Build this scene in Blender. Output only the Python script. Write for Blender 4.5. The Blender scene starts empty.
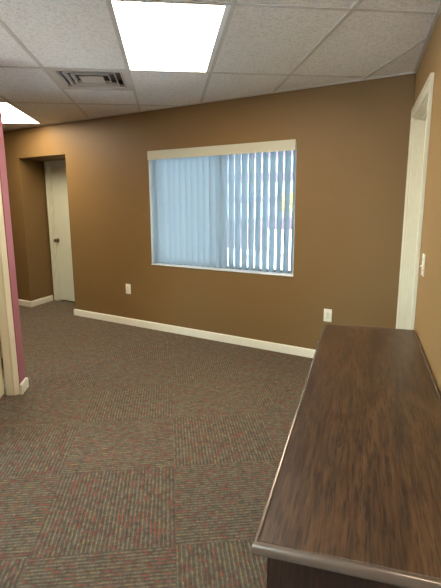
import bpy, bmesh, math, random
from mathutils import Vector, Matrix
random.seed(7)
SC = bpy.context.scene
COL = SC.collection
PI = math.pi

# ------------------------------------------------------------------ layout (metres)
HC = 1.426                    # eye height
H = 2.392                     # ceiling height
HT = H + .1
GX, GY = -0.257, 3.6986       # origin of the ceiling grid
TH = 0.67297                  # back wall is turned by this angle to the ceiling grid
PHI = -0.26232
K = TH + PHI                  # right wall direction
O = Vector((0, 5.0553, 0))
E_ = Vector((math.cos(TH), -math.sin(TH), 0))
TC = 2.4262
C = O + TC * E_
RN = Vector((-math.sin(K), -math.cos(K), 0))
RI = Vector((math.cos(K), -math.sin(K), 0))
def frame(o, x):
    x = x.normalized(); z = Vector((0, 0, 1)); y = z.cross(x)
    return Matrix(((x.x, y.x, z.x, o.x), (x.y, y.y, z.y, o.y), (x.z, y.z, z.z, o.z), (0, 0, 0, 1)))
FB = frame(O, E_)             # back wall: x along wall, y into the wall, z up
FR = frame(C, RN)             # right wall: x from the far corner towards the viewer, y into the wall
ID = Matrix.Identity(4)
def T(x, y, z): return Matrix.Translation((x, y, z))

# ------------------------------------------------------------------ mesh helpers
def box(bm, x0, x1, y0, y1, z0, z1, bev=0.0, seg=2):
    b2 = bmesh.new()
    vs = [b2.verts.new((x, y, z)) for x in (x0, x1) for y in (y0, y1) for z in (z0, z1)]
    for f in ((0, 1, 3, 2), (4, 6, 7, 5), (0, 4, 5, 1), (2, 3, 7, 6), (0, 2, 6, 4), (1, 5, 7, 3)):
        b2.faces.new([vs[i] for i in f])
    if bev > 0:
        bmesh.ops.bevel(b2, geom=b2.edges[:], offset=bev, segments=seg, profile=0.5, affect='EDGES')
    merge(bm, b2)
def merge(bm, b2, M=None):
    if M is not None: bmesh.ops.transform(b2, matrix=M, verts=b2.verts[:])
    bmesh.ops.recalc_face_normals(b2, faces=b2.faces[:])
    me = bpy.data.meshes.new('tmp'); b2.to_mesh(me); b2.free(); bm.from_mesh(me); bpy.data.meshes.remove(me)
def prism(bm, pts, z0, z1, M=None):
    """polygon in xy extruded along z, then moved by M"""
    b2 = bmesh.new()
    a = [b2.verts.new((x, y, z0)) for x, y in pts]; b = [b2.verts.new((x, y, z1)) for x, y in pts]
    n = len(pts)
    b2.faces.new(a[::-1]); b2.faces.new(b)
    for i in range(n): b2.faces.new((a[i], a[(i + 1) % n], b[(i + 1) % n], b[i]))
    merge(bm, b2, M)
def lathe(bm, prof, M, seg=24):
    b2 = bmesh.new(); rings = []
    for r, z in prof:
        rings.append([b2.verts.new((r * math.cos(2 * PI * i / seg), r * math.sin(2 * PI * i / seg), z)) for i in range(seg)])
    for a, b in zip(rings, rings[1:]):
        for i in range(seg): b2.faces.new((a[i], a[(i + 1) % seg], b[(i + 1) % seg], b[i]))
    b2.faces.new(rings[0][::-1]); b2.faces.new(rings[-1])
    merge(bm, b2, M)
def sweep(bm, prof, path, closed=False, mitre=True):
    """prof: closed polygon (u outward/left of path, z); path: list of xy points"""
    b2 = bmesh.new(); n = len(path); rings = []
    for i, p in enumerate(path):
        p = Vector(p)
        if closed or 0 < i < n - 1:
            d0 = (p - Vector(path[i - 1])).normalized(); d1 = (Vector(path[(i + 1) % n]) - p).normalized()
            n0 = Vector((-d0.y, d0.x)); n1 = Vector((-d1.y, d1.x)); m = (n0 + n1); m = m / m.dot(n0)
        else:
            d = (Vector(path[1]) - p) if i == 0 else (p - Vector(path[i - 1])); d.normalize(); m = Vector((-d.y, d.x))
        rings.append([b2.verts.new((p.x + m.x * u, p.y + m.y * u, z)) for u, z in prof])
    k = len(prof)
    rng = range(n) if closed else range(n - 1)
    for i in rng:
        a, b = rings[i], rings[(i + 1) % n]
        for j in range(k): b2.faces.new((a[j], a[(j + 1) % k], b[(j + 1) % k], b[j]))
    if not closed: b2.faces.new(rings[0][::-1]); b2.faces.new(rings[-1])
    merge(bm, b2)
def obj(name, bm, mat, parent=None, M=None, smooth=False):
    me = bpy.data.meshes.new(name); bm.to_mesh(me); bm.free()
    for m in (mat if isinstance(mat, (list, tuple)) else [mat]): me.materials.append(m)
    if smooth:
        for p in me.polygons: p.use_smooth = True
        try: me.set_sharp_from_angle(angle=math.radians(35))
        except Exception: pass
    o = bpy.data.objects.new(name, me); COL.objects.link(o)
    if parent is not None: o.parent = parent
    if M is not None: o.matrix_basis = M
    return o
def thing(name, label, cat, M=ID, group=None):
    o = bpy.data.objects.new(name, None); COL.objects.link(o); o.matrix_world = M
    o.empty_display_size = 0.1
    o['label'] = label; o['category'] = cat
    if group: o['group'] = group
    return o
def struct(name, bm, mat, M=ID, label=None, cat=None, smooth=False):
    o = obj(name, bm, mat, None, M, smooth); o['kind'] = 'structure'
    if label: o['label'] = label; o['category'] = cat or name.split('_')[0]
    return o
def dup(root, M, label=None, group=None):
    r = root.copy(); COL.objects.link(r); r.matrix_world = M
    if label: r['label'] = label
    if group: r['group'] = group
    for ch in [o for o in bpy.data.objects if o.parent == root]:
        c = ch.copy(); COL.objects.link(c); c.parent = r
    return r

# ------------------------------------------------------------------ materials
def srgb(c):
    f = lambda v: (v / 12.92) if v <= 0.04045 else ((v + 0.055) / 1.055) ** 2.4
    return tuple(f(v / 255) for v in c) + (1,)
class NT:
    def __init__(s, name):
        s.m = bpy.data.materials.new(name); s.m.use_nodes = True
        s.t = s.m.node_tree; s.t.nodes.clear()
        s.out = s.n('ShaderNodeOutputMaterial'); s.b = s.n('ShaderNodeBsdfPrincipled')
        s.l(s.b.outputs[0], s.out.inputs['Surface'])
    def n(s, t, **kw):
        x = s.t.nodes.new(t)
        for k, v in kw.items(): setattr(x, k, v)
        return x
    def l(s, a, b): s.t.links.new(a, b)
    def set(s, node, i, v):
        if hasattr(v, 'is_output'): s.l(v, node.inputs[i])
        else: node.inputs[i].default_value = v
    def math(s, op, a, b=0.0, c=0.0):
        x = s.n('ShaderNodeMath', operation=op)
        s.set(x, 0, a); s.set(x, 1, b)
        if op in ('MULTIPLY_ADD',): s.set(x, 2, c)
        return x.outputs[0]
    def mix(s, f, a, b, mode='MIX'):
        x = s.n('ShaderNodeMix', data_type='RGBA', blend_type=mode)
        s.set(x, 0, f); s.set(x, 6, a); s.set(x, 7, b); return x.outputs[2]
    def coord(s, kind='Object', scale=(1, 1, 1), rot=(0, 0, 0), loc=(0, 0, 0)):
        c = s.n('ShaderNodeTexCoord'); m = s.n('ShaderNodeMapping')
        m.inputs['Scale'].default_value = scale; m.inputs['Rotation'].default_value = rot; m.inputs['Location'].default_value = loc
        s.l(c.outputs[kind], m.inputs[0]); return m.outputs[0]
    def noise(s, v, scale, detail=3, rough=0.5, dist=0.0):
        x = s.n('ShaderNodeTexNoise'); x.inputs['Scale'].default_value = scale; x.inputs['Detail'].default_value = detail
        x.inputs['Roughness'].default_value = rough; x.inputs['Distortion'].default_value = dist
        if v is not None: s.l(v, x.inputs['Vector'])
        return x
    def ramp(s, fac, stops, interp='LINEAR'):
        r = s.n('ShaderNodeValToRGB'); r.color_ramp.interpolation = interp
        el = r.color_ramp.elements
        while len(el) < len(stops): el.new(0.5)
        for e, (p, c) in zip(el, stops): e.position = p; e.color = c
        s.l(fac, r.inputs[0]); return r.outputs[0]
    def bump(s, h, strength, dist):
        x = s.n('ShaderNodeBump'); x.inputs['Strength'].default_value = strength; x.inputs['Distance'].default_value = dist
        s.l(h, x.inputs['Height']); s.l(x.outputs[0], s.b.inputs['Normal'])
    def base(s, v): s.set(s.b, 'Base Color', v)
    def rough(s, v): s.set(s.b, 'Roughness', v)

def paint(name, c, rough=0.5, amt=0.06, spec=0.5):
    k = NT(name); v = k.coord()
    n = k.noise(v, 2.2, 4, .6)
    col = srgb(c); dark = tuple(x * (1 - amt) for x in col[:3]) + (1,)
    k.base(k.mix(n.outputs[0], col, dark)); k.rough(rough)
    k.b.inputs['Specular IOR Level'].default_value = spec
    o = k.noise(v, 260, 2, .5); k.bump(o.outputs[0], 0.10, 0.001)
    return k.m
def plain(name, c, rough=0.4, metal=0.0, spec=0.5, var=0.05):
    k = NT(name); v = k.coord(); n = k.noise(v, 9, 3)
    col = srgb(c); dark = tuple(x * (1 - var) for x in col[:3]) + (1,)
    k.base(k.mix(n.outputs[0], col, dark)); k.rough(rough); k.b.inputs['Metallic'].default_value = metal
    k.b.inputs['Specular IOR Level'].default_value = spec
    return k.m

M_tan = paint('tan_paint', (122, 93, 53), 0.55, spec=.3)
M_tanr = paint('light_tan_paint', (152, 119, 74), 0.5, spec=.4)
M_pink = paint('pink_paint', (164, 98, 102), 0.5)
M_trim = plain('trim_white', (224, 216, 192), 0.35)
M_trimw = plain('casing_white', (222, 220, 214), 0.35)
M_door = plain('door_white', (205, 202, 174), 0.42)
M_doorl = plain('door_cream', (226, 212, 176), 0.42)
M_plate = plain('plate_almond', (232, 226, 205), 0.35)
M_dark = plain('slot_dark', (30, 26, 22), 0.6)
M_nickel = plain('aged_nickel', (120, 108, 92), 0.28, 1.0)
M_white_metal = plain('white_metal', (205, 203, 198), 0.4)
M_vent_dark = plain('duct_dark', (112, 102, 100), 0.7)
M_valance = plain('valance_vinyl', (188, 183, 160), 0.5)

def mat_carpet():
    k = NT('carpet_tile'); S = 0.6
    g = k.n('ShaderNodeNewGeometry'); sp = k.n('ShaderNodeSeparateXYZ'); k.l(g.outputs['Position'], sp.inputs[0])
    x = sp.outputs[0]; y = k.math('SUBTRACT', sp.outputs[1], 1.722)
    ix = k.math('FLOOR', k.math('DIVIDE', x, S)); iy = k.math('FLOOR', k.math('DIVIDE', y, S))
    par = k.math('ABSOLUTE', k.math('MODULO', k.math('ADD', ix, iy), 2.0))
    par = k.math('GREATER_THAN', par, 0.5)                         # 1 : stripes along y
    mx = k.n('ShaderNodeMix', data_type='FLOAT'); k.l(par, mx.inputs[0]); k.l(y, mx.inputs[2]); k.l(x, mx.inputs[3])
    a = mx.outputs[0]
    my = k.n('ShaderNodeMix', data_type='FLOAT'); k.l(par, my.inputs[0]); k.l(x, my.inputs[2]); k.l(y, my.inputs[3])
    b = my.outputs[0]
    # wobble of rows
    nv = k.noise(g.outputs['Position'], 14, 2); a = k.math('MULTIPLY_ADD', nv.outputs[0], 0.006, a)
    P = 0.019
    q = k.math('DIVIDE', a, P); row = k.math('FLOOR', q); fr = k.math('FRACT', q)
    tri = k.math('SUBTRACT', 1.0, k.math('ABSOLUTE', k.math('MULTIPLY_ADD', fr, 2.0, -1.0)))   # 0 at edges, 1 centre
    tid = k.math('MULTIPLY_ADD', ix, 17.3, k.math('MULTIPLY', iy, 5.7))
    cv = k.n('ShaderNodeCombineXYZ'); k.l(k.math('MULTIPLY', row, 3.71), cv.inputs[0]); k.l(k.math('MULTIPLY', b, 26.0), cv.inputs[1]); k.l(tid, cv.inputs[2])
    n1 = k.noise(cv.outputs[0], 1.0, 2, .6)
    cv2 = k.n('ShaderNodeCombineXYZ'); k.l(k.math('MULTIPLY', row, 9.13), cv2.inputs[0]); k.l(k.math('MULTIPLY', b, 20.0), cv2.inputs[1]); k.l(k.math('ADD', tid, 40.0), cv2.inputs[2])
    n2 = k.noise(cv2.outputs[0], 1.0, 3, .6)
    yarn = k.ramp(n2.outputs[0], [(0.0, srgb((132, 60, 42))), (0.43, srgb((128, 68, 50))), (0.46, srgb((90, 84, 66))), (0.52, srgb((122, 112, 84))), (0.57, srgb((86, 90, 78))), (0.64, srgb((134, 112, 66)))])
    base = k.ramp(n1.outputs[0], [(0.3, srgb((68, 61, 52))), (0.5, srgb((79, 71, 60))), (0.7, srgb((94, 84, 69)))])
    m = k.n('ShaderNodeMapRange', interpolation_type='SMOOTHSTEP'); k.l(tri, m.inputs[0]); m.inputs[1].default_value = .3; m.inputs[2].default_value = .95
    gate = k.math('MULTIPLY', m.outputs[0], k.ramp(n1.outputs[0], [(.34, (.5, .5, .5, 1)), (.5, (1, 1, 1, 1))]))
    c = k.mix(k.math('MULTIPLY', gate, 0.82), base, yarn)
    fine = k.noise(g.outputs['Position'], 260, 2, .6)
    c = k.mix(0.8, c, k.ramp(fine.outputs[0], [(0.3, (.32, .32, .32, 1)), (0.7, (.86, .85, .84, 1))]), 'OVERLAY')
    blot = k.noise(g.outputs['Position'], 60, 3, .6)
    c = k.mix(0.35, c, k.ramp(blot.outputs[0], [(0.3, (.3, .3, .3, 1)), (0.7, (.7, .7, .7, 1))]), 'OVERLAY')
    # tile seams
    sx = k.math('ABSOLUTE', k.math('SUBTRACT', k.math('FRACT', k.math('ADD', k.math('DIVIDE', x, S), 0.5)), 0.5))
    sy = k.math('ABSOLUTE', k.math('SUBTRACT', k.math('FRACT', k.math('ADD', k.math('DIVIDE', y, S), 0.5)), 0.5))
    seam = k.math('LESS_THAN', k.math('MINIMUM', sx, sy), 0.004)
    c = k.mix(k.math('MULTIPLY', seam, 0.05), c, srgb((60, 52, 44)))
    k.base(c); k.rough(0.95); k.b.inputs['Specular IOR Level'].default_value = 0.15
    hh = k.math('ADD', k.math('MULTIPLY', gate, 0.7), k.math('MULTIPLY', fine.outputs[0], 0.6))
    k.bump(hh, 0.6, 0.004)
    return k.m
M_carpet = mat_carpet()

def mat_tile():
    k = NT('acoustic_tile'); v = k.coord()
    n = k.noise(v, 70, 4, .65, .4); n2 = k.noise(v, 190, 2, .5)
    h = k.math('ADD', n.outputs[0], k.math('MULTIPLY', n2.outputs[0], .5))
    c = k.ramp(n.outputs[0], [(0.36, srgb((214, 213, 210))), (0.50, srgb((238, 237, 235))), (0.7, srgb((244, 243, 241)))])
    k.base(c); k.rough(0.9); k.b.inputs['Specular IOR Level'].default_value = 0.2
    k.bump(h, 0.7, 0.006); return k.m
M_tile = mat_tile()
M_lampframe = plain('fixture_white', (236, 238, 240), 0.35)
M_grid = plain('grid_white', (205, 203, 198), 0.45)

def mat_wood(name, cols, rough, rnd=0.0, along='x'):
    k = NT(name)
    sc = (1.3, 8.0, 8.0) if along == 'x' else (8.0, 8.0, 1.3)
    v = k.coord(scale=sc, loc=(rnd, rnd * 2, 0))
    big = k.noise(v, 1.5, 5, .62, 1.6)
    v2 = k.coord(scale=(4.0, 70, 70) if along == 'x' else (70, 70, 4.0)); fine = k.noise(v2, 1.6, 4, .65)
    v3 = k.coord(scale=(1.6, 5.0, 5.0) if along == 'x' else (5, 5, 1.6)); kn = k.noise(v3, 2.2, 3, .6, 1.2)
    f = k.math('ADD', k.math('MULTIPLY', big.outputs[0], .5), k.math('MULTIPLY', fine.outputs[0], .5))
    c = k.ramp(f, [(0.36, cols[0]), (0.46, cols[1]), (0.54, cols[2]), (0.66, cols[3])])
    c = k.mix(k.ramp(kn.outputs[0], [(0.56, (0, 0, 0, 1)), (0.75, (.55, .55, .55, 1))]), c, cols[0])
    v4 = k.coord(scale=(9, 130, 130) if along == 'x' else (130, 130, 9)); pore = k.noise(v4, 1.4, 2, .5)
    c = k.mix(k.ramp(pore.outputs[0], [(0.54, (0, 0, 0, 1)), (0.64, (.7, .7, .7, 1))]), c, cols[0])
    k.base(c)
    k.rough(k.ramp(fine.outputs[0], [(0.3, (rough - .04,) * 3 + (1,)), (0.7, (rough + .06,) * 3 + (1,))]))
    k.bump(k.math('ADD', fine.outputs[0], pore.outputs[0]), 0.12, 0.001)
    return k.m
M_top = mat_wood('walnut_laminate', [srgb((36, 26, 19)), srgb((66, 47, 31)), srgb((86, 61, 39)), srgb((102, 76, 50))], 0.36)
M_body = mat_wood('dark_walnut_panel', [srgb((22, 12, 8)), srgb((38, 22, 14)), srgb((50, 30, 19)), srgb((60, 38, 25))], 0.45, 3.1, 'z')
def mat_edge():
    k = NT('bronze_edge'); v = k.coord(); n = k.noise(v, 12, 4, .7)
    k.base(k.mix(n.outputs[0], srgb((122, 108, 96)), srgb((114, 100, 88)))); k.b.inputs['Metallic'].default_value = 0.4
    k.rough(k.ramp(n.outputs[0], [(0.3, (.24,) * 3 + (1,)), (0.75, (.26,) * 3 + (1,))])); return k.m
M_edge = mat_edge()

def mat_emit(name, c, s):
    m = bpy.data.materials.new(name); m.use_nodes = True; t = m.node_tree; t.nodes.clear()
    o = t.nodes.new('ShaderNodeOutputMaterial'); e = t.nodes.new('ShaderNodeEmission')
    tc = t.nodes.new('ShaderNodeTexCoord'); vo = t.nodes.new('ShaderNodeTexVoronoi'); vo.inputs['Scale'].default_value = 60
    t.links.new(tc.outputs['Object'], vo.inputs['Vector'])
    r = t.nodes.new('ShaderNodeMapRange'); r.inputs[3].default_value = s * .92; r.inputs[4].default_value = s * 1.08
    t.links.new(vo.outputs['Distance'], r.inputs[0]); t.links.new(r.outputs[0], e.inputs[1])
    e.inputs[0].default_value = c; t.links.new(e.outputs[0], o.inputs[0]); return m
M_lamp = mat_emit('lit_prismatic_lens', (1.0, 0.90, 0.74, 1), 14)

def mat_vane():
    m = bpy.data.materials.new('vane_vinyl'); m.use_nodes = True; t = m.node_tree; t.nodes.clear()
    o = t.nodes.new('ShaderNodeOutputMaterial'); d = t.nodes.new('ShaderNodeBsdfDiffuse'); tr = t.nodes.new('ShaderNodeBsdfTranslucent')
    mx = t.nodes.new('ShaderNodeMixShader'); mx.inputs[0].default_value = .68
    n = t.nodes.new('ShaderNodeTexNoise'); n.inputs['Scale'].default_value = 40
    r = t.nodes.new('ShaderNodeValToRGB'); r.color_ramp.elements[0].color = srgb((204, 216, 222)); r.color_ramp.elements[1].color = srgb((214, 224, 228))
    t.links.new(n.outputs[0], r.inputs[0]); t.links.new(r.outputs[0], d.inputs[0]); t.links.new(r.outputs[0], tr.inputs[0])
    t.links.new(d.outputs[0], mx.inputs[1]); t.links.new(tr.outputs[0], mx.inputs[2]); t.links.new(mx.outputs[0], o.inputs[0]); return m
M_vane = mat_vane()
def mat_glass():
    k = NT('window_glass'); t = k.t
    g = k.n('ShaderNodeBsdfGlossy'); g.inputs['Roughness'].default_value = 0.02
    tr = k.n('ShaderNodeBsdfTransparent'); tr.inputs[0].default_value = (.93, .97, .98, 1)
    f = k.n('ShaderNodeFresnel'); f.inputs[0].default_value = 1.45
    mx = k.n('ShaderNodeMixShader'); k.l(f.outputs[0], mx.inputs[0]); k.l(tr.outputs[0], mx.inputs[1]); k.l(g.outputs[0], mx.inputs[2])
    k.l(mx.outputs[0], k.out.inputs[0]); return k.m
M_glass = mat_glass()

# ------------------------------------------------------------------ floor and ceiling
room = [Vector((-4.0, -2.6)), Vector((-4.0, 9.5))]
tL = -4.0 / E_.x
XL, YR = -4.0, -2.6
def at_back(t, y=0.0):
    p = FB @ Vector((t, y, 0)); return p
backL = at_back(tL)                               # back wall meets left wall
sR = (C.y - YR) / -RN.y
rightR = C + RN * sR
bm = bmesh.new()
prism(bm, [(XL, YR), (rightR.x + .1, YR), (C.x + .25, C.y + .1), (at_back(-2.3, .55).x, at_back(-2.3, .55).y + .5), (XL - .1, backL.y + .6)], -0.12, 0.0)
struct('floor', bm, M_carpet)

bm = bmesh.new()
prism(bm, [(XL - .12, YR - .12), (rightR.x + .3, YR - .12), (C.x + .25, C.y + .1), (at_back(-2.3, .55).x, at_back(-2.3, .55).y + .5), (XL - .12, backL.y + .6)], HT, HT + .05)
struct('roof', bm, M_white_metal)  # unseen slab added to stop light leaking in above the ceiling
def clip(bm):
    """cut a mesh lying in the ceiling plane to the room outline"""
    for co, no in ((O, FB.to_3x3() @ Vector((0, 1, 0))), (C, FR.to_3x3() @ Vector((0, 1, 0))), (Vector((XL, 0, 0)), Vector((-1, 0, 0))), (Vector((0, YR, 0)), Vector((0, -1, 0)))):
        r = bmesh.ops.bisect_plane(bm, geom=bm.verts[:] + bm.edges[:] + bm.faces[:], dist=1e-5, plane_co=co + no * 0.001, plane_no=no, clear_outer=True)
        eds = [e for e in r['geom_cut'] if isinstance(e, bmesh.types.BMEdge)]
        if eds: bmesh.ops.holes_fill(bm, edges=eds, sides=0)
G = 0.61
# cells: lights, vents.  column i spans GX+i*G..+G ; rows are 1.22 long
lights = [(0, -1), (-3, 1), (0, -4), (-5, -2), (-5, -5)]
bm = bmesh.new()
ROWS = range(-6, 5); COLS = range(-8, 5)
for i in COLS:
    for j in ROWS:
        x0 = GX + i * G; y0 = GY + j * 2 * G
        if (i, j) in lights: continue
        y1 = y0 + 2 * G
        if (i, j) == (-1, 0): y0 += G
        b2 = bmesh.new()
        box(b2, x0 + .001, x0 + G - .001, y0 + .001, y1 - .001, H, H + .016)
        me = bpy.data.meshes.new('t'); b2.to_mesh(me); b2.free(); bm.from_mesh(me); bpy.data.meshes.remove(me)
clip(bm)
struct('ceiling', bm, M_tile)
bm = bmesh.new()
w = 0.012
for i in list(COLS) + [5]:
    x = GX + i * G; box(bm, x - w, x + w, GY + min(ROWS) * 2 * G, GY + 6.1, H - .004, H + .0)
clip(bm); bm2 = bmesh.new()
for j in list(ROWS) + [5]:
    y = GY + j * 2 * G; box(bm2, GX + min(COLS) * G, GX + 5 * G, y - w, y + w, H - .0045, H + .0)
box(bm2, GX - G, GX, GY + G - w, GY + G + w, H - .0045, H)
clip(bm2)
me = bpy.data.meshes.new('t'); bm2.to_mesh(me); bm2.free(); bm.from_mesh(me); bpy.data.meshes.remove(me)
struct('trim_1', bm, M_grid)
# wall angle around the ceiling
bm = bmesh.new()
prism(bm, [(tL, 0), (tL, -.022), (TC, -.022), (TC, 0)], H - .006, H - .0002, FB)
prism(bm, [(0, 0), (0, -.022), (sR, -.022), (sR, 0)], H - .006, H - .0002, FR)
struct('trim_2', bm, M_grid)

# ------------------------------------------------------------------ back wall (frame FB)
WT0, WT1, WZ0, WZ1 = -0.2393, 1.4732, 0.7503, 1.9774
OT0, OT1, OZ = -2.4823, -1.5643, 2.0243
D = 0.49                                          # depth of the recess
bm = bmesh.new()
def bxf(bm, pts, z0, z1): prism(bm, pts, z0, z1)
prism(bm, [(tL - .3, 0), (OT0, 0), (-2.612, D), (-2.612, D + .1), (tL - .3, D + .1)], 0, HT)
prism(bm, [(OT0, 0), (OT1, 0), (OT1, D + .1), (-2.612, D + .1), (-2.612, D)], OZ, HT)
prism(bm, [(OT1, 0), (WT0 - .3, 0), (WT0 - .3, .17), (OT1 + .12, .17), (OT1 + .12, D + .1), (OT1, D + .1)], 0, HT)
box(bm, WT0 - .3, WT0, 0, .17, 0, HT); box(bm, WT1, TC + .1, 0, .17, 0, HT)
box(bm, WT0, WT1, 0, .17, 0, WZ0); box(bm, WT0, WT1, 0, .17, WZ1, HT)
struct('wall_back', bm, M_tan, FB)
# wall above / around the recessed door
bm = bmesh.new()
DX0, DZ = -2.497, 1.955
box(bm, OT1 - .03, OT1 + .12, D + .1, D + .24, 0, HT)
box(bm, -2.8, DX0 - .03, D + .1, D + .24, 0, HT)
box(bm, DX0 - .03, OT1 - .03, D + .1, D + .24, DZ + .03, HT)
box(bm, -2.8, OT1 + .12, D + .3, D + .33, 0, HT)
struct('wall_recess', bm, M_tan, FB)

# baseboards: profile
BH = 0.082
bprof = [(0, 0), (.016, 0), (.016, BH - .016), (.015, BH - .009), (.012, BH - .004), (.008, BH - .001), (.004, BH), (0, BH)]
def baseboard(name, path, M=ID, mat=M_trim):
    bm = bmesh.new(); sweep(bm, bprof, path); return struct(name, bm, mat, M, smooth=True)
baseboard('baseboard_back', [(TC - .02, 0), (OT1, 0), (OT1, .45)], FB)
baseboard('baseboard_recess', [(-2.600, .45), (OT0, 0), (tL + .02, 0)], FB)

# ------------------------------------------------------------------ recessed door
def casing_piece(bm, x0, x1, z0, z1, y0, t=.016):
    """flat moulded casing board, room side at y0 - t"""
    box(bm, x0, x1, y0 - t, y0, z0, z1, .004, 2)
d1 = bpy.data.objects.new('door_1', None); COL.objects.link(d1); d1.matrix_world = FB @ T(DX0, D, 0)
d1['kind'] = 'structure'
bm = bmesh.new(); W1 = .86
box(bm, 0, W1, .012, .047, .02, DZ - .003, .002)
lf = obj('door_leaf', bm, M_door, d1)
bm = bmesh.new(); box(bm, -.028, 0, -.0, .20, 0, DZ + .028, .001); box(bm, -.0, W1, -.0, .20, DZ, DZ + .028, .001); box(bm, -.001, .011, .05, .085, 0, DZ)
obj('door_jamb', bm, M_door, d1)
bm = bmesh.new(); box(bm, -.093, -.022, -.016, .0, 0, DZ + .066, .004); box(bm, -.055, -.024, -.021, -.012, 0, DZ + .05, .003); box(bm, -.022, W1, -.016, 0, DZ + .006, DZ + .066, .004)
obj('door_casing', bm, M_door, d1)
bm = bmesh.new(); Rx = Matrix.Rotation(PI / 2, 4, 'X')
lathe(bm, [(.030, 0), (.031, .004), (.026, .009), (.012, .012), (.011, .030), (.020, .036), (.027, .046), (.027, .056), (.020, .064), (.008, .067)], T(.058, .012, .905) @ Rx)
obj('door_knob', bm, M_nickel, d1, smooth=True)

# ------------------------------------------------------------------ window
w1 = bpy.data.objects.new('window_1', None); COL.objects.link(w1); w1.matrix_world = FB @ T((WT0 + WT1) / 2, 0, WZ0); w1['kind'] = 'structure'
hw, hh = (WT1 - WT0) / 2, WZ1 - WZ0
M_alu = plain('window_frame_grey', (120, 118, 112), 0.45)
bm = bmesh.new(); y0, y1, f = .115, .155, .035
box(bm, -hw, -hw + f, y0, y1, 0, hh); box(bm, hw - f, hw, y0, y1, 0, hh)
box(bm, -hw + f, hw - f, y0, y1, 0, f); box(bm, -hw + f, hw - f, y0, y1, hh - f, hh); box(bm, -.02, .02, y0, y1, f, hh - f)
obj('window_frame', bm, M_alu, w1)
bm = bmesh.new(); box(bm, -hw + f, -.02, .132, .138, f, hh - f); obj('window_pane', bm, M_glass, w1)
bm = bmesh.new(); box(bm, .02, hw - f, .132, .138, f, hh - f); obj('window_pane', bm, M_glass, w1)
bm = bmesh.new(); box(bm, -hw + .001, hw - .001, -.012, .115, .0005, .012, .003); obj('window_sill', bm, M_trimw, w1)
bm = bmesh.new(); box(bm, -hw + .0005, -hw + .004, .001, .114, .013, hh - .001); box(bm, hw - .004, hw - .0005, .001, .114, .013, hh - .001)
obj('window_reveal', bm, M_trimw, w1)

# vertical blinds
vb = thing('vertical_blinds', 'white vertical blinds with an almond valance hanging in the window', 'blinds', FB @ T((WT0 + WT1) / 2, .05, WZ0))
bm = bmesh.new(); vz = hh - .093
box(bm, -hw + .001, hw - .001, -.066, -.058, vz, hh - .0005, .002)
box(bm, -hw + .001, hw - .001, -.058, -.045, hh - .012, hh - .0005)
obj('valance', bm, M_valance, vb)
bm = bmesh.new(); box(bm, -hw + .005, hw - .005, -.02, .022, vz + .035, hh - .004, .003); obj('head_rail', bm, M_white_metal, vb)
NV = 23; VW = .0885
sp = (2 * hw - .06) / (NV - 1)
for i in range(NV):
    u = i / (NV - 1); cx = -hw + .035 + i * sp
    ang = math.radians(78.5 + (random.uniform(-3, 3) if u > .5 else -3 - 15 * random.random()))
    bm = bmesh.new(); b2 = bmesh.new(); nseg = 6; z0 = .022; z1 = vz + .045
    rows = []
    for z in (z0, z1):
        fr = []
        for j in range(nseg + 1):
            s = (j / nseg - .5); fr.append((s * VW, .006 * (1 - 4 * s * s)))
        rows.append(([b2.verts.new((x, y, z)) for x, y in fr], [b2.verts.new((x, y + .0009, z)) for x, y in fr]))
    (a0, a1), (c0, c1) = rows
    for j in range(nseg):
        b2.faces.new((a0[j], a0[j + 1], c0[j + 1], c0[j])); b2.faces.new((a1[j + 1], a1[j], c1[j], c1[j + 1]))
        b2.faces.new((a0[j + 1], a0[j], a1[j], a1[j + 1])); b2.faces.new((c0[j], c0[j + 1], c1[j + 1], c1[j]))
    b2.faces.new((a0[0], c0[0], c1[0], a1[0])); b2.faces.new((a0[-1], a1[-1], c1[-1], c0[-1]))
    merge(bm, b2)
    obj('vane', bm, M_vane, vb, T(cx, 0, 0) @ Matrix.Rotation(ang, 4, 'Z'), smooth=True)

# ------------------------------------------------------------------ outlets and switch
def outlet(M, label, group):
    t = thing('wall_outlet', label, 'outlet', M, group)
    bm = bmesh.new(); box(bm, -.0375, .0375, -.006, 0, -.0585, .0585, .0025, 2); obj('cover_plate', bm, M_plate, t, smooth=True)
    for z in (-.0195, .0195):
        bm = bmesh.new(); box(bm, -.0165, .0165, -.009, -.004, z - .014, z + .014, .003, 2); r = obj('receptacle', bm, M_plate, t, smooth=True)
        bm = bmesh.new(); box(bm, -.008, -.005, -.0095, -.0085, z - .004, z + .006); box(bm, .005, .008, -.0095, -.0085, z - .004, z + .005); box(bm, -.002, .002, -.0095, -.0085, z - .010, z - .006)
        obj('slot', bm, M_dark, r)
    bm = bmesh.new(); lathe(bm, [(.0035, 0), (.003, .0012), (.001, .0016)], T(0, -.006, 0) @ Rx, 12); obj('screw', bm, M_nickel, t)
    return t
o1 = outlet(FB @ T(-.612, 0, .438), 'small almond duplex wall outlet between the recessed doorway and the window', 'wall outlets')
o2 = dup(o1, FB @ T(1.821, 0, .426), 'almond duplex wall outlet just above the far edge of the wooden credenza')
for r in [o for o in bpy.data.objects if o.parent == o2 and o.name.startswith('receptacle')]:
    src = [q for q in bpy.data.objects if q.parent == o1 and q.name.startswith('receptacle') and q.data is r.data][0]
    for s in [q for q in bpy.data.objects if q.parent == src]:
        c = s.copy(); COL.objects.link(c); c.parent = r
sw = thing('light_switch', 'cream toggle light switch on the right wall beside the door casing', 'light switch', FR @ T(1.345, 0, 1.098))
bm = bmesh.new(); box(bm, -.0375, .0375, -.007, 0, -.0585, .0585, .003, 2); obj('cover_plate', bm, M_plate, sw, smooth=True)
bm = bmesh.new(); prism(bm, [(-.007, -.006), (-.004, -.006), (.009, -.020), (.012, -.018), (.008, -.006)], -.0045, .0045, Matrix.Rotation(PI / 2, 4, 'Y') @ ID)
obj('toggle', bm, M_plate, sw)
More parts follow.
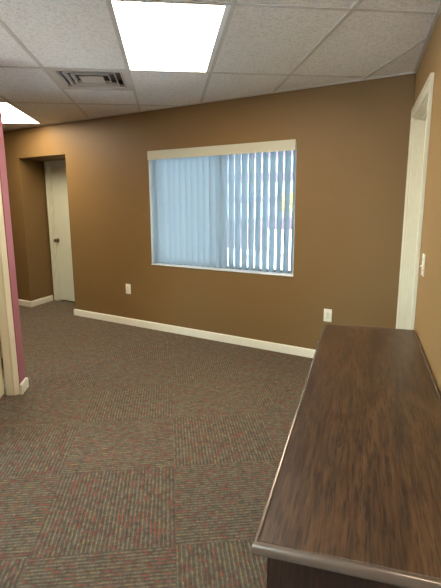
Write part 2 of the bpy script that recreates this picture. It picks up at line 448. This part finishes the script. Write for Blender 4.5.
for z in (-.03, .03):
    bm = bmesh.new(); lathe(bm, [(.0035, 0), (.003, .0012), (.001, .0016)], T(0, -.007, z) @ Rx, 12); obj('screw', bm, M_nickel, sw)

# ------------------------------------------------------------------ right wall and its door (frame FR)
RD0, RD1, RDZ = .150, 1.075, 2.045
bm = bmesh.new()
box(bm, -.1, RD0, 0, .13, 0, HT); box(bm, RD1, sR + .1, 0, .13, 0, HT); box(bm, RD0, RD1, 0, .13, RDZ, HT)
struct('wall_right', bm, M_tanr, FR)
d2 = bpy.data.objects.new('door_2', None); COL.objects.link(d2); d2.matrix_world = FR @ T(RD0, 0, 0); d2['kind'] = 'structure'
ww = RD1 - RD0
bm = bmesh.new()
for x0, x1, z1 in ((-.065, .005, RDZ + .065), (ww - .005, ww + .065, RDZ + .065)):
    box(bm, x0, x1, -.015, 0, 0, z1, .003); box(bm, x0 + (.0 if x0 < 0 else .045), x0 + (.022 if x0 < 0 else .07), -.021, -.013, 0, z1, .003)
box(bm, .005, ww - .005, -.015, 0, RDZ - .005, RDZ + .065, .003); box(bm, -.065, ww + .065, -.021, -.013, RDZ + .043, RDZ + .065, .003)
obj('door_casing', bm, M_trim, d2)
bm = bmesh.new()
box(bm, 0, .018, 0, .13, 0, RDZ); box(bm, ww - .018, ww, 0, .13, 0, RDZ); box(bm, .018, ww - .018, 0, .13, RDZ - .018, RDZ)
box(bm, .018, .034, .040, .085, 0, RDZ - .018, .002); box(bm, ww - .030, ww - .018, .045, .085, 0, RDZ - .018, .002); box(bm, .03, ww - .03, .045, .085, RDZ - .03, RDZ - .018, .002)
obj('door_jamb', bm, M_trim, d2)
bm = bmesh.new(); box(bm, .021, ww - .021, .087, .127, .012, RDZ - .021, .002); obj('door_leaf', bm, M_door, d2)
bm = bmesh.new(); lathe(bm, [(.030, 0), (.031, .004), (.026, .009), (.012, .012), (.011, .030), (.020, .036), (.027, .046), (.027, .056), (.020, .064), (.008, .067)], T(ww - .09, .087, .93) @ Rx)
obj('door_knob', bm, M_nickel, d2, smooth=True)
# path runs so that the board lies on the room side
bm = bmesh.new(); sweep(bm, bprof, [(RD0 - .07, 0), (.02, 0)]); sweep(bm, bprof, [(sR - .02, 0), (RD1 + .067, 0)]); struct('baseboard_right', bm, M_trim, FR, smooth=True)

# ------------------------------------------------------------------ pink inner wall with doorway at the left
SX, SY0, SY1 = -1.146, 3.460, 3.590
IX1 = -1.262; IX0 = IX1 - .86; IZ = 2.03
bm = bmesh.new()
box(bm, IX1, SX, SY0, SY1, 0, HT); box(bm, XL, IX0, SY0, SY1, 0, HT); box(bm, IX0, IX1, SY0, SY1, IZ, HT)
struct('wall_inner', bm, M_pink)
d3 = bpy.data.objects.new('door_3', None); COL.objects.link(d3); d3.matrix_world = T(IX1, SY0, 0); d3['kind'] = 'structure'
wi = IX1 - IX0
bm = bmesh.new()
prism(bm, [(.012, 0), (.012, -.016), (.016, -.020), (.066, -.020), (.074, -.024), (.080, -.024), (.104, -.008), (.108, -.004), (.108, 0)], 0, IZ + .09)
box(bm, -wi - .09, -wi - .012, -.020, 0, 0, IZ + .09, .004); box(bm, -wi - .012, .012, -.020, 0, IZ + .012, IZ + .09, .004)
obj('door_casing', bm, M_trim, d3)
bm = bmesh.new()
box(bm, -.002, .018, 0, SY1 - SY0, 0, IZ + .01); box(bm, -wi - .018, -wi + .002, 0, SY1 - SY0, 0, IZ + .01); box(bm, -wi, 0, 0, SY1 - SY0, IZ - .01, IZ + .012)
obj('door_jamb', bm, M_doorl, d3)
bm = bmesh.new(); box(bm, -.040, -.004, -.84, -.003, .012, IZ - .012, .002); lf3 = obj('door_leaf', bm, M_doorl, d3)
bm = bmesh.new(); lathe(bm, [(.030, 0), (.031, .004), (.026, .009), (.012, .012), (.011, .030), (.020, .036), (.027, .046), (.027, .056), (.020, .064), (.008, .067)], T(-.004, -.77, .93) @ Matrix.Rotation(PI / 2, 4, 'Y'))
obj('door_knob', bm, M_nickel, d3, smooth=True)
for z in (.25, 1.0, 1.78):
    bm = bmesh.new(); lathe(bm, [(.007, -.045), (.007, .045)], T(.003, -.004, z), 12); obj('hinge', bm, M_nickel, d3, smooth=True)
baseboard('baseboard_inner', [(XL + .02, SY1), (SX, SY1), (SX, SY0 - .018)], ID, M_trim)

# remaining walls of the room, with unseen windows added for daylight
bm = bmesh.new(); lw = [(-1.9, .4), (.7, 3.0)]; py = YR  # openings for unseen windows, added to bring daylight onto the ceiling
for a0, a1 in lw:
    box(bm, XL - .12, XL, py, a0, 0, HT); box(bm, XL - .12, XL, a0, a1, 0, .35); box(bm, XL - .12, XL, a0, a1, 2.25, HT); py = a1
box(bm, XL - .12, XL, py, backL.y + .3, 0, HT); struct('wall_left', bm, M_tan)
for q, (a0, a1) in enumerate(lw):
    wn = bpy.data.objects.new('window_%d' % (q + 4), None); COL.objects.link(wn); wn.matrix_world = T(XL - .06, (a0 + a1) / 2, .35); wn['kind'] = 'structure'
    hx = (a1 - a0) / 2; hz = 1.9; bm = bmesh.new()
    box(bm, -.03, .03, -hx, -hx + .04, 0, hz); box(bm, -.03, .03, hx - .04, hx, 0, hz); box(bm, -.03, .03, -hx + .04, hx - .04, 0, .04); box(bm, -.03, .03, -hx + .04, hx - .04, hz - .04, hz)
    obj('window_frame', bm, M_alu, wn)
    bm = bmesh.new(); box(bm, -.004, .004, -hx + .04, hx - .04, .04, hz - .04); obj('window_pane', bm, M_glass, wn)
FX = rightR.x + .1
added_wins = [(-3.5, -2.0), (-1.7, -.2)] if FX > -.1 else [(-3.5, -2.0)]  # unseen windows added behind the viewpoint to brighten the ceiling
bm = bmesh.new(); zs0, zs1 = .5, 2.15; px = XL - .12
for a0, a1 in added_wins:
    box(bm, px, a0, YR - .12, YR, 0, HT); box(bm, a0, a1, YR - .12, YR, 0, zs0); box(bm, a0, a1, YR - .12, YR, zs1, HT); px = a1
box(bm, px, FX, YR - .12, YR, 0, HT)
struct('wall_front', bm, M_pink)
for q, (a0, a1) in enumerate(added_wins):
    wn = bpy.data.objects.new('window_%d' % (q + 2), None); COL.objects.link(wn); wn.matrix_world = T((a0 + a1) / 2, YR - .06, zs0); wn['kind'] = 'structure'
    hx = (a1 - a0) / 2; hz = zs1 - zs0; bm = bmesh.new()
    box(bm, -hx, -hx + .04, -.03, .03, 0, hz); box(bm, hx - .04, hx, -.03, .03, 0, hz); box(bm, -hx + .04, hx - .04, -.03, .03, 0, .04); box(bm, -hx + .04, hx - .04, -.03, .03, hz - .04, hz)
    obj('window_frame', bm, M_alu, wn)
    bm = bmesh.new(); box(bm, -hx + .04, hx - .04, -.004, .004, .04, hz - .04); obj('window_pane', bm, M_glass, wn)
baseboard('baseboard_left', [(XL, SY1 + .02), (XL, backL.y - .02)][::-1])

# ------------------------------------------------------------------ ceiling lights and vent
def ceiling_light(i, j, label, first=None):
    x0 = GX + i * G; y0 = GY + j * 2 * G
    M = T(x0 + G / 2, y0 + G, H)
    if first: return dup(first, M, label, 'recessed ceiling light panels')
    t = thing('ceiling_light', label, 'ceiling light', M, 'recessed ceiling light panels')
    a, b = G / 2 - .011, G - .011; hl = .003
    lx0, lx1, ly0, ly1 = -a + .006, a - .030, -b + .012, b - .010
    bm = bmesh.new(); b2 = bmesh.new()
    def rc(x0, x1, y0, y1, z): return [b2.verts.new(p) for p in ((x0, y0, z), (x1, y0, z), (x1, y1, z), (x0, y1, z))]
    R = [rc(-a, a, -b, b, .05), rc(-a, a, -b, b, -.004), rc(lx0 - .001, lx1 + .001, ly0 - .001, ly1 + .001, -.004), rc(lx0, lx1, ly0, ly1, hl), rc(lx0, lx1, ly0, ly1, .046)]
    for P, Q in zip(R, R[1:]):
        for q in range(4): b2.faces.new((P[q], P[(q + 1) % 4], Q[(q + 1) % 4], Q[q]))
    b2.faces.new(R[0]); b2.faces.new(R[-1]); merge(bm, b2)
    obj('frame', bm, M_lampframe, t)
    bm = bmesh.new(); box(bm, lx0 + .0005, lx1 - .0005, ly0 + .0005, ly1 - .0005, hl, hl + .005); obj('diffuser', bm, M_lamp, t)
    return t
L0 = ceiling_light(0, -1, 'bright rectangular light panel in the ceiling, near the top of the photo above the window')
ceiling_light(-3, 1, 'bright ceiling light panel at the far left, close to the back wall', L0)
ceiling_light(0, -4, 'guessed, unseen ceiling light panel overhead behind the viewpoint, above the near end of the room', L0)  # unseen panel, guessed, lights the desk and the right wall
ceiling_light(-5, -2, 'added ceiling light panel in front of the pink wall, unseen to the left', L0)  # unseen panel, added to help light the room
ceiling_light(-5, -5, 'added ceiling light panel at the rear left of the room, unseen', L0)  # another unseen panel, added for room light

cv = thing('ceiling_vent', 'square white ceiling air vent with nested louvers left of the light panel', 'vent', T(GX - G / 2, GY + G / 2, H))
a = G / 2 - .012
def ring(bm, r0, r1, z0, z1, cx=0, cy=0, th=.003):
    """sloping square louver ring from half-width r0 at z0 to r1 at z1"""
    b2 = bmesh.new()
    def sq(r, z): return [b2.verts.new((cx + sx * r, cy + sy * r, z)) for sx, sy in ((-1, -1), (1, -1), (1, 1), (-1, 1))]
    A, B, Cc, Dd = sq(r0, z0), sq(r1, z1), sq(r1 - .001, z1 + th), sq(r0 - .001, z0 + th)
    for P, Q in ((A, B), (B, Cc), (Cc, Dd), (Dd, A)):
        for i in range(4): b2.faces.new((P[i], P[(i + 1) % 4], Q[(i + 1) % 4], Q[i]))
    merge(bm, b2)
bm = bmesh.new()
for (x0, x1, y0, y1) in ((-a, -a + .045, -a, a), (a - .045, a, -a, a), (-a + .045, a - .045, -a, -a + .045), (-a + .045, a - .045, a - .045, a)): box(bm, x0, x1, y0, y1, -.002, .004, .001)
obj('frame', bm, M_white_metal, cv)
bm = bmesh.new()
box(bm, -a, a, -a, a, .07, .075); box(bm, -a, -a + .01, -a, a, .004, .07); box(bm, a - .01, a, -a, a, .004, .07); box(bm, -a, a, -a, -a + .01, .004, .07); box(bm, -a, a, a - .01, a, .004, .07)
obj('duct_box', bm, M_vent_dark, cv)
for q, r in enumerate((.246, .196, .146)):
    bm = bmesh.new(); z = -.002 + q * .001
    ring(bm, r, r - .010, z, z + .0005, th=.002); ring(bm, r - .009, r - .013, z + .0005, z + .026, th=.002); obj('louver', bm, M_white_metal, cv)
bm = bmesh.new(); box(bm, -.092, .092, -.092, .092, .000, .004, .001); obj('centre_plate', bm, M_white_metal, cv)

# ------------------------------------------------------------------ credenza along the right wall (frame FR, local x = length)
DH = 0.7063; DL = 1.925; DW = 0.514; S1 = 1.2315
cr = thing('credenza', 'long dark walnut credenza with a bronze rounded edge standing against the right wall', 'credenza', FR @ T(S1, -.004, 0))
bm = bmesh.new(); ed = .014
box(bm, ed, DL - ed, -DW + ed, -ed, DH - .030, DH, .0006, 1); obj('top', bm, M_top, cr)
bm = bmesh.new(); r = .016
prof = [(.0, DH - .032), (.0, DH - .0005)]
for q in range(9):
    an = PI / 2 - q * PI / 8; prof.append((-.004 - (ed - .004) * math.cos(an), DH - .015 + .0165 * math.sin(an)))
sweep(bm, prof, [(ed - .0012, -ed + .0012), (DL - ed + .0012, -ed + .0012), (DL - ed + .0012, -DW + ed - .0012), (ed - .0012, -DW + ed - .0012)][::-1], closed=True)
obj('edge_molding', bm, M_edge, cr, smooth=True)
bx0, bx1, by0, by1 = .02, DL - .022, -DW + .030, -.012
bm = bmesh.new()
box(bm, bx0, bx0 + .02, by0, by1, 0, DH - .032, .001); box(bm, bx1 - .02, bx1, by0, by1, 0, DH - .032, .001)
box(bm, bx0 + .02, bx1 - .02, by1 - .012, by1, .04, DH - .032); box(bm, bx0 + .02, bx1 - .02, by0 + .01, by1 - .012, .07, .09)
box(bm, bx0 + .02, bx1 - .02, by0 + .04, by0 + .055, 0, .07)
for q in (1, 2, 3): box(bm, bx0 + q * (bx1 - bx0) / 4 - .009, bx0 + q * (bx1 - bx0) / 4 + .009, by0 + .02, by1 - .012, .09, DH - .032)
obj('body', bm, M_body, cr)
dw_ = (bx1 - bx0 - .04) / 4
def pull(parent, x, z, horiz):
    bm = bmesh.new()
    if horiz: box(bm, x - .05, x + .05, by0 - .028, by0 - .020, z - .005, z + .005, .003); box(bm, x - .048, x - .04, by0 - .021, by0, z - .004, z + .004); box(bm, x + .04, x + .048, by0 - .021, by0, z - .004, z + .004)
    else: box(bm, x - .005, x + .005, by0 - .028, by0 - .020, z - .05, z + .05, .003); box(bm, x - .004, x + .004, by0 - .021, by0, z + .04, z + .048); box(bm, x - .004, x + .004, by0 - .021, by0, z - .048, z - .04)
    obj('handle', bm, M_nickel, parent)
for q in range(4):
    x0 = bx0 + .02 + q * dw_
    if q in (1, 2):
        bm = bmesh.new(); box(bm, x0 + .002, x0 + dw_ - .002, by0, by0 + .018, .075, DH - .036, .001); d = obj('door', bm, M_body, cr)
        pull(d, x0 + (dw_ - .04 if q == 1 else .04), .5, False)
    else:
        for z0, z1 in ((.075, .37), (.374, DH - .036)):
            bm = bmesh.new(); box(bm, x0 + .002, x0 + dw_ - .002, by0, by0 + .018, z0, z1, .001); d = obj('drawer', bm, M_body, cr)
            pull(d, x0 + dw_ / 2, z1 - .06, True)

# ------------------------------------------------------------------ outdoors, seen between the vanes
M_pave = paint('concrete_paving', (196, 194, 190), .8)
M_fac = paint('mauve_siding', (92, 70, 78), .8)
M_band = plain('pale_band', (128, 134, 142), .6)
M_bglass = plain('reflecting_window', (120, 150, 175), .12, .6)
bm = bmesh.new()
gb = FB.inverted()
box(bm, -40, 40, -40, 60, -.45, -.35)
struct('ground', bm, M_pave, FB)
bd = thing('office_building', 'mauve office building with pale window bands seen through the blinds', 'building', FB @ T(-14, 25, -.25))
bm = bmesh.new(); box(bm, -26, 26, 0, 12, 0, 12.0); obj('wall', bm, M_fac, bd)
for z in (.78, 2.15, 3.72, 6.2, 8.7):
    bm = bmesh.new(); box(bm, -26.05, 26.05, -.06, .0, z, z + .92); b = obj('window_band', bm, M_band, bd)
    for q in range(14):
        if (q * 7 + int(z * 3)) % 3 == 0: continue
        x = -25 + q * 3.7; bm = bmesh.new(); box(bm, x, x + 1.15, -.075, -.055, z + .08, z + .84); obj('window', bm, M_bglass, b)
bm = bmesh.new(); box(bm, -26.2, 26.2, -.25, 12.2, 12.0, 12.3); obj('parapet', bm, M_band, bd)

tr = thing('street_tree', 'small tree with yellow leaves outside the window, at its right edge', 'tree', FB @ T(-2.80, 9.5, -.35))
bm = bmesh.new(); lathe(bm, [(.06, 0), (.045, .8), (.035, 1.5)], ID, 10); obj('trunk', bm, plain('bark', (90, 70, 55), .9), tr, smooth=True)
M_leaf = plain('yellow_leaf', (214, 184, 60), .6)
bm = bmesh.new()
for i in range(700):
    th = random.uniform(0, 2 * PI); ph = math.acos(random.uniform(-1, 1)); rr = .34 * random.random() ** .4
    c = Vector((rr * math.sin(ph) * math.cos(th), rr * math.sin(ph) * math.sin(th), 1.80 + 1.0 * rr * math.cos(ph)))
    u = Vector((random.gauss(0, 1), random.gauss(0, 1), random.gauss(0, 1))).normalized(); v = u.orthogonal().normalized(); s = .045
    vs = [bm.verts.new(c + u * s), bm.verts.new(c + v * s * .6), bm.verts.new(c - u * s), bm.verts.new(c - v * s * .6)]
    bm.faces.new(vs)
obj('foliage', bm, M_leaf, tr)

gw = thing('garden_wall', 'low mauve garden wall outside, behind the middle vanes of the blinds', 'garden wall', FB @ T(-7.4, 12.0, -.35))
bm = bmesh.new(); box(bm, -2.4, 2.4, -.1, .1, 0, 1.20); obj('wall', bm, M_fac, gw)
bm = bmesh.new(); box(bm, -2.45, 2.45, -.14, .14, 1.20, 1.27); obj('coping', bm, M_band, gw)

# ------------------------------------------------------------------ sky
wd = bpy.data.worlds.new('sky'); SC.world = wd; wd.use_nodes = True; t = wd.node_tree; t.nodes.clear()
wo = t.nodes.new('ShaderNodeOutputWorld'); bg = t.nodes.new('ShaderNodeBackground'); sk = t.nodes.new('ShaderNodeTexSky')
sk.sky_type = 'NISHITA'; sk.sun_disc = False; sk.sun_elevation = math.radians(40); sk.sun_rotation = math.radians(200); sk.dust_density = 2.0
tint = t.nodes.new('ShaderNodeMix'); tint.data_type = 'RGBA'; tint.blend_type = 'MULTIPLY'; tint.inputs[0].default_value = 1.0
tint.inputs[7].default_value = (.72, .95, 1.08, 1); t.links.new(sk.outputs[0], tint.inputs[6])
t.links.new(tint.outputs[2], bg.inputs[0]); bg.inputs[1].default_value = 1.0
sl = bpy.data.lights.new('sun', 'SUN'); sl.energy = 26.0; sl.angle = math.radians(.6); sl.color = (1, .97, .93)
so = bpy.data.objects.new('sun', sl); COL.objects.link(so)
sdir = (E_ * .97 - Vector((E_.y, -E_.x, 0)) * -.12); sdir.z = 1.15
so.rotation_euler = sdir.to_track_quat('Z', 'Y').to_euler(); so.location = (20, -12, 25); t.links.new(bg.outputs[0], wo.inputs[0])

# ------------------------------------------------------------------ camera
yaw, pitch, roll, F = 0.113002, 0.194638, -0.003849, 459.986
f = Vector((math.sin(yaw) * math.cos(pitch), math.cos(yaw) * math.cos(pitch), -math.sin(pitch)))
r_ = Vector((math.cos(yaw), -math.sin(yaw), 0)); u_ = r_.cross(f)
c, s = math.cos(roll), math.sin(roll)
R_, U_ = c * r_ + s * u_, -s * r_ + c * u_
cam = bpy.data.objects.new('camera', bpy.data.cameras.new('camera')); COL.objects.link(cam)
cam.matrix_world = Matrix(((R_.x, U_.x, -f.x, 0), (R_.y, U_.y, -f.y, 0), (R_.z, U_.z, -f.z, HC), (0, 0, 0, 1)))
cam.data.sensor_fit = 'VERTICAL'; cam.data.sensor_height = 24.0; cam.data.lens = F * 24.0 / 588; cam.data.clip_start = .02; cam.data.clip_end = 200
SC.camera = cam

SC.view_settings.view_transform = 'Standard'; SC.view_settings.look = 'None'
SC.view_settings.gamma = 1.0; SC.view_settings.use_curve_mapping = False
SC.view_settings.exposure = 0.85
